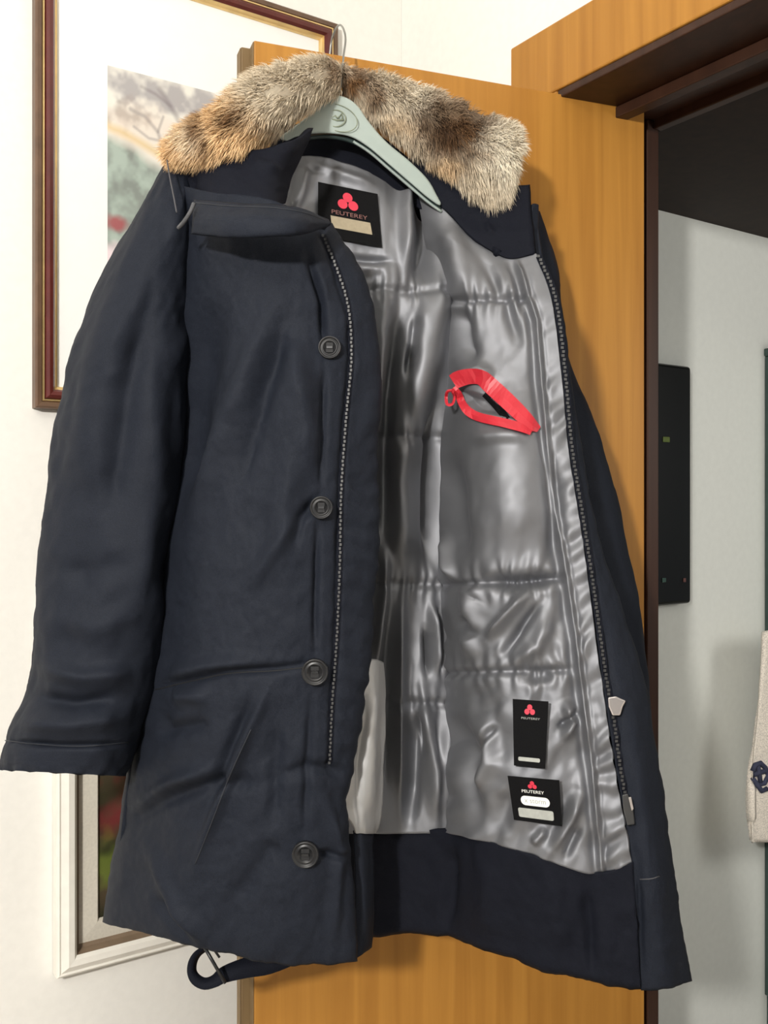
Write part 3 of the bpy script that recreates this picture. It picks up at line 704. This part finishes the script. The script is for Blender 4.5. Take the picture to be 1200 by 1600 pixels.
# ---- collar, left: fall under the fur, then the buttoned collar edge standing out
cpatch('collar_fall', [
 [(262,248,1.27),(330,236,1.215),(400,232,1.20),(450,222,1.22),(492,200,1.27)],
 [(264,285,1.262),(330,285,1.195),(395,285,1.175),(430,282,1.19),(462,262,1.25)],
 [(268,335,1.255),(330,330,1.18),(395,325,1.155),(428,322,1.165),(446,318,1.22)]], 60, 40, M['navyin'],
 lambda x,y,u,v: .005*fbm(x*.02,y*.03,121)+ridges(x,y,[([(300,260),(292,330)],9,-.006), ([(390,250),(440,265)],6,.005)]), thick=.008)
cb_ = cpatch('collar_band', [
 [(303,311,1.150),(360,316,1.105),(420,318,1.09),(470,326,1.10),(514,343,1.16)],
 [(301,338,1.130),(360,342,1.082),(420,343,1.066),(470,346,1.08),(517,349,1.15)],
 [(299,366,1.130),(360,372,1.076),(420,371,1.06),(470,366,1.076),(514,354,1.15)]], 70, 24, M['navy'],
 lambda x,y,u,v: .002*fbm(x*.03,y*.05,131)+ridges(x,y,[([(300,345),(515,348)],14,.004)]), thick=.012, roll=(.01,.006,.006,.008), rollw=.2)
surftube('collar_stitch', [(306,317),(360,322),(420,324),(470,331),(510,345)], cb_.look, .001, .0006, M['stitch'], None); cbk(bpy.data.objects['collar_stitch'])
def cord(pts, Ys, r, nm):
    o = obj(nm, *tube(crom(np.array([at(x, y, Y) for (x, y), Y in zip(pts, Ys)]), 30), r, 8), M['cord'], None, True); cbk(o)
cord([(261,250),(265,275),(271,305),(276,332)], [1.215,1.19,1.175,1.17], .0009, 'drawcord')
cord([(303,318),(298,330),(288,346),(279,356)], [1.128,1.125,1.13,1.14], .0026, 'drawcord_tab')

# collar, right: dark inside of the collar between fur and lining
cpatch('collar_fall', [
 [(640,238,1.425),(690,270,1.41),(745,300,1.395),(795,290,1.385),(829,288,1.383)],
 [(650,285,1.42),(694,306,1.40),(742,345,1.385),(792,360,1.372),(833,350,1.366)],
 [(655,304,1.418),(696,330,1.394),(740,374,1.378),(791,405,1.363),(839,398,1.354)]], 60, 40, M['navyin'],
 lambda x,y,u,v: .005*fbm(x*.02,y*.03,141)+ridges(x,y,[([(760,345),(770,370)],5,.004)]), thick=.008, roll=(0,.01,0,.003))

# ---- fur collar: two thick rolls covered in hair
def furroll(name, cols, seed, colour, nstr, flow):
    G = crom(np.array(cols, float), 60)          # (xt,yt,xb,yb,Y,depth)
    na = 40; an = np.linspace(0, 2*math.pi, na, endpoint=False)
    P = np.zeros((60, na, 3)); PX = np.zeros((60,na,2))
    for i, (xt,yt,xb,yb,Y,dp) in enumerate(G):
        taper = 1
        for k, a in enumerate(an):
            t = .5-.5*math.cos(a); x, y = xt+(xb-xt)*t, yt+(yb-yt)*t
            Yy = Y-dp*math.sin(a)
            P[i,k] = at(x, y, Yy); PX[i,k] = (x, y)
    ctr = P.mean(1, keepdims=True)
    P += (P-ctr)*(.10*fbm(PX[...,0]*.03, PX[...,1]*.03+an[None,:]*.6, seed)[...,None])
    P = ctr+(P-ctr)*.86
    N = P-ctr; N /= np.linalg.norm(N, axis=-1, keepdims=True)+1e-9
    V = P.reshape(-1,3); Fc = grid_faces(na, 60, True)
    Fc += [tuple(range(na)), tuple(59*na+k for k in range(na-1,-1,-1))]
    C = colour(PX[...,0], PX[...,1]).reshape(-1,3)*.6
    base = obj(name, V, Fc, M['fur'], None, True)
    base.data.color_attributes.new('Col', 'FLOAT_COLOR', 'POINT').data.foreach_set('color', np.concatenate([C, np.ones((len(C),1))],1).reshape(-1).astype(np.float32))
    bm = bmesh.new(); bm.from_mesh(base.data); bmesh.ops.recalc_face_normals(bm, faces=bm.faces); bm.to_mesh(base.data); bm.free()
    cbk(base)
    # hairs
    r = np.random.default_rng(seed)
    fi = r.uniform(0, 58.99, nstr); fa = r.uniform(0, na, nstr)
    i0 = fi.astype(int); k0 = fa.astype(int)%na; k1 = (k0+1)%na; tu = (fi-i0)[:,None]; tv = (fa-np.floor(fa))[:,None]
    bil = lambda T: (T[i0,k0]*(1-tu)+T[i0+1,k0]*tu)*(1-tv)+(T[i0,k1]*(1-tu)+T[i0+1,k1]*tu)*tv
    p = bil(P); nn = bil(N); nn /= np.linalg.norm(nn, axis=1, keepdims=True); q = bil(PX)
    fl = flow(q[:,0], q[:,1])
    clump = np.stack([fbm(q[:,0]*.07, q[:,1]*.07, seed+3), fbm(q[:,0]*.07, q[:,1]*.07, seed+5), fbm(q[:,0]*.07, q[:,1]*.07, seed+9)], 1)
    d = nn*.75+fl*.75+clump*.9+r.normal(0, .22, (nstr,3)); d /= np.linalg.norm(d, axis=1, keepdims=True)
    L = r.uniform(.010, .021, nstr)[:,None]
    side = np.cross(d, r.normal(0,1,(nstr,3))); side /= np.linalg.norm(side, axis=1, keepdims=True)
    wd = r.uniform(.00035, .0007, nstr)[:,None]
    bend = fl*.35+np.array([0,0,-.25])
    a0 = p-nn*.002; a1 = p+d*L*.55; a2 = p+d*L+bend*L*.5
    VV = np.stack([a0-side*wd, a0+side*wd, a1+side*wd*.8, a1-side*wd*.8, a2], 1).reshape(-1,3)
    b = np.arange(nstr)*5
    quads = np.stack([b, b+1, b+2, b+3], 1); tris = np.stack([b+3, b+2, b+4], 1)
    me = bpy.data.meshes.new('fur_hair'); me.from_pydata(VV.tolist(), [], quads.tolist()+tris.tolist()); me.materials.append(M['fur'])
    cc = colour(q[:,0], q[:,1])*r.uniform(.75, 1.25, (nstr,1))
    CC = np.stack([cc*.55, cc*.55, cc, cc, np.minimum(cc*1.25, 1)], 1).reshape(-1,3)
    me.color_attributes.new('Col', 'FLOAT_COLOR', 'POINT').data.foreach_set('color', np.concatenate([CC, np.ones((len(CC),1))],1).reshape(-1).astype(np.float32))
    ho = bpy.data.objects.new('fur_hair', me); COL.objects.link(ho); ho.parent = base; ho['kind'] = 'stuff'
    return base
def blob(x, y, cx, cy, rx, ry): return np.clip(1.35-np.hypot((x-cx)/rx, (y-cy)/ry), 0, 1)
GREY, TAN, BRN, DRK, CRM = [np.array(c) for c in ((.62,.53,.40), (.68,.47,.26), (.19,.098,.042), (.055,.028,.014), (.80,.73,.60))]
def fur_l(x, y):
    j = 14*fbm(x*.05,y*.05,7); x = x+j; y = y+j
    c = np.ones(x.shape+(3,))*TAN
    c = lerp(c, GREY, np.clip((x-y*.9-200)/60, 0, 1)); c = lerp(c, CRM, blob(x,y,300,215,30,22)*.5)
    c = lerp(c, BRN, blob(x,y,365,185,26,20)); c = lerp(c, BRN, blob(x,y,315,200,12,30)*.8); c = lerp(c, BRN, blob(x,y,330,235,8,22)*.8)
    c = lerp(c, DRK, blob(x,y,375,190,12,10)*.6); c = lerp(c, TAN*1.15, blob(x,y,375,225,34,22)*.8)
    c = lerp(c, GREY*.55, blob(x,y,470,165,20,14)*.6); c = lerp(c, BRN, blob(x,y,420,196,22,7)*.6); c = lerp(c, BRN, blob(x,y,522,110,16,30)*.7)
    return c
def fur_r(x, y):
    j = 14*fbm(x*.05,y*.05,9); x = x+j; y = y+j
    c = np.ones(x.shape+(3,))*GREY
    c = lerp(c, BRN, blob(x,y,553,128,26,26)); c = lerp(c, BRN, blob(x,y,585,150,14,26)*.8); c = lerp(c, CRM, blob(x,y,655,150,22,32)*.6)
    c = lerp(c, BRN, blob(x,y,708,200,62,58)); c = lerp(c, DRK, blob(x,y,690,200,34,34)*.8); c = lerp(c, DRK, blob(x,y,740,180,22,30)*.6); c = lerp(c, DRK, blob(x,y,720,235,18,20)*.6)
    c = lerp(c, TAN, blob(x,y,690,262,30,18)*.7); c = lerp(c, CRM, blob(x,y,785,235,34,66)*.8); c = lerp(c, TAN*.8, blob(x,y,620,195,26,16)*.5)
    return c
def flow_l(x, y): return np.stack([-.8+0*x, -.1+0*x, -.55+0*x], 1)
def flow_r(x, y): return np.stack([.35+0*x, -.1+0*x, -.75+0*x], 1)
furroll('fur_collar', [(262,236,268,246,1.245,.012),(285,205,286,250,1.235,.028),(312,184,318,254,1.225,.036),(342,164,352,254,1.215,.042),(372,135,392,248,1.22,.045),(402,112,424,222,1.24,.045),
  (440,97,456,196,1.27,.042),(480,90,490,170,1.31,.036),(512,94,512,150,1.345,.028),(535,104,532,148,1.37,.02)], 3, fur_l, 30000, flow_l)
furroll('fur_collar', [(530,104,536,140,1.40,.02),(560,110,560,166,1.405,.026),(600,116,594,196,1.41,.030),(640,122,632,228,1.41,.032),(680,138,668,256,1.41,.034),(720,156,704,284,1.405,.036),(760,174,740,314,1.40,.038),
  (790,186,768,328,1.395,.036),(806,198,790,318,1.392,.028),(811,222,803,285,1.39,.012)], 5, fur_r, 34000, flow_r)

# ---- zips
def teeth(name, pts, look, off, sz, step, m, th=.0022):
    R = resample(pts, step); V = []; Fc = []
    for i, (x, y) in enumerate(R[:,:2]):
        j = (i % 2-.5)*sz*.25; Y = look(x, y)-off
        b = len(V)
        for dy_ in (-.34, .34):
            for (ddx, dd) in ((-sz*.5+j, 0), (sz*.5+j, 0), (sz*.42+j, -th), (-sz*.42+j, -th)):
                V.append(at(x+ddx, y+dy_*step, Y+dd))
        Fc += [(b,b+1,b+2,b+3),(b+7,b+6,b+5,b+4),(b,b+4,b+5,b+1),(b+1,b+5,b+6,b+2),(b+2,b+6,b+7,b+3),(b+3,b+7,b+4,b)]
    o = obj(name, V, Fc, m); cbk(o); o['kind'] = 'stuff'; return o
cbk(ribbon('zip_tape', [(x,y,5) for x,y in ZIPL], CF, .0005, M['navyin'], None, .0015))
teeth('zip_teeth', ZIPL, CF, .002, 3.8, 6.2, M['metal'])
ZIPR = [(842,400),(869,470),(884,590),(894,700),(913,820),(928,920),(946,1050),(960,1130),(968,1190),(978,1250)]
FL2 = lambda x, y: min(FL(x, y), LF(x, y))
cbk(ribbon('zip_tape', [(x,y,5) for x,y in ZIPR], FL2, .0015, M['navyin'], None, .0015))
teeth('zip_teeth', ZIPR, FL2, .003, 5.0, 6.2, M['metal'])
def plate(nm, pts, Y, th, m, bv=.0015):
    n = len(pts); V = [at(x, y, Y-th/2) for x, y in pts]+[at(x, y, Y+th/2) for x, y in pts]
    o = obj(nm, V, [tuple(range(n)), tuple(range(2*n-1,n-1,-1))]+[(i, i+n, (i+1)%n+n, (i+1)%n) for i in range(n)], m)
    bm = bmesh.new(); bm.from_mesh(o.data); bmesh.ops.recalc_face_normals(bm, faces=bm.faces); bm.to_mesh(o.data); bm.free()
    bevel(o, bv, 2); cbk(o); return o
ys = FL2(960,1100)-.010
plate('zip_slider', [(950,1090),(962,1088),(978,1095),(973,1104),(969,1118),(957,1118),(951,1104)], ys, .007, M['silver'])
ys = FL2(978,1260)-.009
plate('zip_stop', [(972,1242),(981,1240),(989,1262),(992,1288),(980,1290),(974,1266)], ys, .006, M['metal'])
plate('zip_pull', [(982,1246),(986,1245),(990,1264),(987,1267)], ys-.004, .003, M['silver'], .0005)

# ---- buttons of the closed front: rim, dished disc, slot with tape
for bx_, by_, br in ((515,543,18),(502,793,18),(492,1050,21),(477,1335,21)):
    Yb = min(CF(bx_,by_), CF(bx_-10,by_), CF(bx_+10,by_))-.004
    b0 = empty('button', at(bx_, by_, Yb)); R = br/F*Yb
    prof = [(0,.0), (.50,.0), (.56,-.0018), (.64,-.0022), (.72,-.0006), (.80,-.0008), (.88,-.0032), (.95,-.0034), (1.0,-.0018), (1.0,.0025), (0,.0025)]
    V = []; Fc = []; ns = 36
    for (rr, dd) in prof[1:-1]:
        for k in range(ns):
            a = 2*math.pi*k/ns; V.append((R*rr*math.cos(a), dd, R*rr*math.sin(a)))
    for j in range(len(prof)-3):
        for k in range(ns): Fc.append((j*ns+k, j*ns+(k+1)%ns, (j+1)*ns+(k+1)%ns, (j+1)*ns+k))
    Fc.append(tuple(range(ns))); Fc.append(tuple((len(prof)-3)*ns+k for k in range(ns-1,-1,-1)))
    o = obj('button_disc', V, Fc, M['button'], None, True); bm = bmesh.new(); bm.from_mesh(o.data); bmesh.ops.recalc_face_normals(bm, faces=bm.faces); bm.to_mesh(o.data); bm.free()
    o.location = b0.location; bpy.data.objects.remove(b0); o.name = 'button'; cbk_loc = Vector(o.location)
    v, f = merge([box(-R*.30, R*.30, -.0012, .0, -R*.42, -R*.10), box(-R*.30, R*.30, -.0012, .0, R*.10, R*.42)])
    s = obj('button_slot', v, f, M['buttonin'], o)
    v, f = box(-R*.26, R*.26, -.0030, -.0004, -R*.09, R*.09)
    s = obj('button_tape', v, f, M['button'], o)
    o.parent = coat; o.matrix_parent_inverse = Matrix.Translation(coat.location).inverted()

# ---- red zipped pocket in the lining
LP = lambda x, y: min(LF(x, y), LF(max(x, 738), y)+max(738-x, 0)*.0004)
cbk(ribbon('pocket_tape', [(708,597,12),(717,592,13),(735,588,12),(752,590,12),(766,602,13),(790,624,13),(815,648,12),(832,664,9),(842,671,5)], LP, .006, M['red'], None, .0025))
cbk(ribbon('pocket_tape', [(708,606,5),(716,616,6),(722,630,6),(732,643,7),(750,652,7),(785,660,7),(812,667,7),(830,676,4)], LP, .006, M['red'], None, .0025))
cbk(ribbon('pocket_slider', [(706,610,2),(699,612,2.4),(697,622,2.4),(699,632,2.4),(707,631,2),(710,620,2),(706,611,2)], LP, .012, M['red'], None, .002, 3))
cbk(ribbon('pocket_strap', [(756,616,4),(772,630,6),(784,644,6),(793,655,5)], LP, .001, M['black'], None, .002))

# ---- woven labels
def label(nm, quad, look, off, m, parent=None, th=.0012, nn=10):
    """quad corners tl, tr, br, bl in pixels"""
    V = []
    for j in range(nn):
        for i in range(nn):
            s, t = i/(nn-1), j/(nn-1)
            x = (quad[0][0]*(1-s)+quad[1][0]*s)*(1-t)+(quad[3][0]*(1-s)+quad[2][0]*s)*t
            y = (quad[0][1]*(1-s)+quad[1][1]*s)*(1-t)+(quad[3][1]*(1-s)+quad[2][1]*s)*t
            V.append((x, y, look(x, y)-off))
    # keep the label flat: least squares plane in (px,py) for the inverse depth
    A_ = np.array([[x,y,1] for x,y,_ in V]); b_ = np.array([1/Y for *_,Y in V]); c_ = np.linalg.lstsq(A_, b_, rcond=None)[0]
    mx = max(0, max((1/(c_@np.array([x,y,1])))-Y for x,y,Y in V))
    plane = lambda x, y: 1/(c_@np.array([x,y,1.]))-mx
    V = [at(x, y, plane(x,y)) for x,y,_ in V]; Vb = [at(CX+v[0]/v[1]*F, CY-(v[2]-CAMZ)/v[1]*F, v[1]+th) for v in V]
    Fc = []
    for j in range(nn-1):
        for i in range(nn-1):
            a = j*nn+i; Fc.append((a, a+nn, a+nn+1, a+1)); a += nn*nn; Fc.append((a, a+1, a+nn+1, a+nn))
    q = nn*nn
    for i in range(nn-1):
        for a, b in ((i, i+1), ((nn-1)*nn+i, (nn-1)*nn+i+1), (i*nn, (i+1)*nn), (i*nn+nn-1, (i+1)*nn+nn-1)): Fc.append((a, b, b+q, a+q))
    o = obj(nm, V+Vb, Fc, m); cbk(o)
    def pt(s, t, off=.0):
        x = (quad[0][0]*(1-s)+quad[1][0]*s)*(1-t)+(quad[3][0]*(1-s)+quad[2][0]*s)*t
        y = (quad[0][1]*(1-s)+quad[1][1]*s)*(1-t)+(quad[3][1]*(1-s)+quad[2][1]*s)*t
        return at(x, y, plane(x, y)-off)
    return o, pt
def shape(nm, pt, pts, off, m, parent):
    """flat print or patch on a label, outline in label coordinates"""
    n = len(pts); V = [pt(s, t, off) for s, t in pts]+[pt(s, t, 0) for s, t in pts]
    o = obj(nm, V, [tuple(range(n)), tuple(range(2*n-1,n-1,-1))]+[(i, (i+1)%n, (i+1)%n+n, i+n) for i in range(n)], m)
    o.parent = parent; o.matrix_parent_inverse = parent.matrix_parent_inverse.copy() if False else Matrix.Identity(4)
    o.matrix_parent_inverse = Matrix.Translation(Vector((0,0,0)))
    return o
def ell(cx, cy, rx, ry, rot=0, n=20):
    c, s = math.cos(rot), math.sin(rot)
    return [(cx+rx*math.cos(a)*c-ry*math.sin(a)*s, cy+rx*math.cos(a)*s+ry*math.sin(a)*c) for a in np.linspace(0, 2*math.pi, n, endpoint=False)]
def pill(x0, y0, x1, y1, rx, ry, n=6):
    P = []
    for cx, cy, a0 in ((x1-rx,y0+ry,-90),(x1-rx,y1-ry,0),(x0+rx,y1-ry,90),(x0+rx,y0+ry,180)):
        for k in range(n+1):
            a = math.radians(a0+90*k/n); P.append((cx+rx*math.cos(a), cy+ry*math.sin(a)))
    return P
def lettering(nm, pt, text, s0, s1, tc_, hh, m, parent, off=.0007):
    cu = bpy.data.curves.new(nm, 'FONT'); cu.body = text; to = bpy.data.objects.new(nm, cu); COL.objects.link(to)
    bpy.context.view_layer.update()
    me = bpy.data.meshes.new_from_object(to.evaluated_get(bpy.context.evaluated_depsgraph_get()))
    bpy.data.objects.remove(to)
    xs = [v.co.x for v in me.vertices]; ysv = [v.co.y for v in me.vertices]; x0, x1, y0, y1 = min(xs), max(xs), min(ysv), max(ysv)
    for v in me.vertices:
        v.co = pt(s0+(v.co.x-x0)/(x1-x0)*(s1-s0), tc_+hh/2-(v.co.y-y0)/(y1-y0)*hh, off)
    me.materials.append(m); o = bpy.data.objects.new(nm, me); COL.objects.link(o); o.parent = parent
    return o
def logo(pt, cx, cy, r, asp, parent):
    for (dx_, dy_, ro) in ((0,-.62,0), (-.60,.38,.9), (.60,.38,-.9)):
        shape('red_emblem', pt, ell(cx+dx_*r, cy+dy_*r*asp, r*.56, r*.56*asp*1.15, 0), .0008, M['redlogo'], parent)
nl, pt = label('neck_label', [(497,284),(590,303),(597,386),(497,368)], lb.look, .004, M['black'])
logo(pt, .49, .27, .145, .95, nl)
lettering('label_lettering', pt, 'PEUTEREY', .22, .80, .50, .075, M['brownt'], nl)
shape('beige_patch', pt, [(.20,.58),(.84,.58),(.86,.80),(.22,.80)], .0008, M['beige'], nl)
cl, pt = label('care_label', [(801,1092),(857,1096),(852,1201),(803,1196)], LF, .004, M['black'])
logo(pt, .48, .15, .13, .52, cl)
lettering('label_lettering', pt, 'PEUTEREY', .24, .78, .275, .03, M['greyp'], cl)
shape('grey_print', pt, pill(.14,.86,.82,.92,.04,.02), .0008, M['greyp'], cl)
bl_, pt = label('size_label', [(793,1212),(874,1219),(878,1291),(803,1281)], LF, .004, M['black'])
logo(pt, .46, .17, .075, 1.0, bl_)
lettering('label_lettering', pt, 'PEUTEREY', .24, .68, .315, .065, M['white'], bl_)
shape('white_oval', pt, pill(.20,.42,.78,.63,.09,.10), .0008, M['white'], bl_)
lettering('oval_lettering', pt, 'x storm', .27, .70, .525, .09, M['greyp'], bl_, .0011)
shape('grey_patch', pt, pill(.12,.70,.84,.91,.04,.04), .0008, M['greyp'], bl_)

# stitching on the storm flap and seams on the lower front
surftube('flap_stitch', [(1000,1374),(1018,1373),(1030,1369)], FL, .001, .0008, M['cord'], None, 5); cbk(bpy.data.objects['flap_stitch'])
surftube('seam_stitch', [(392,1140),(360,1210),(325,1300),(305,1350)], CF, .0006, .0007, M['stitch'], None); cbk(bpy.data.objects['seam_stitch'])
surftube('pocket_seam', [(242,1078),(300,1064),(360,1052),(430,1048),(498,1040)], CF, .0002, .0008, M['buttonin'], None); cbk(bpy.data.objects['pocket_seam'])

# ---- strap and metal buckle under the hem
Ys = 1.215
def strap(nm, pts, wz, m, th=.0022):
    """flat webbing: pts = (px, py, Y, half width px along (nx,ny))"""
    R = crom(np.array(pts, float), 40); V = []; n = len(R)
    for x, y, Y, hw, ax, ay in R:
        V += [at(x-ax*hw, y-ay*hw, Y), at(x+ax*hw, y+ay*hw, Y+.012)]
    o = obj(nm, V, [(2*i, 2*i+1, 2*i+3, 2*i+2) for i in range(n-1)], m, None, True)
    md = o.modifiers.new('t', 'SOLIDIFY'); md.thickness = th; md.offset = 0; cbk(o); return o
strap('strap_loop', [(320,1482,Ys+.01,4,.8,.6),(308,1491,Ys+.004,5,.9,.4),(301,1504,Ys,6,1,.1),(300,1519,Ys-.004,7,.95,-.3),(307,1531,Ys-.006,9,.7,-.7),(320,1537,Ys-.006,9,.2,-1),(335,1533,Ys-.004,9,-.3,-1),(350,1523,Ys,12,-.3,-1),(385,1512,Ys+.01,16,-.1,-1),(425,1505,Ys+.02,17,.1,-1),(470,1490,Ys+.03,14,.2,-1),(500,1475,Ys+.035,12,.2,-1)], 0, M['navyin'])
o = obj('buckle', *merge([tube([at(319,1479,Ys-.012), at(352,1536,Ys-.012)], .0022, 8), tube([at(329,1476,Ys-.006), at(343,1496,Ys-.006)], .0016, 8), tube([at(319,1479,Ys-.012), at(329,1476,Ys-.006)], .0016, 8)]), M['button'], None, True); cbk(o)
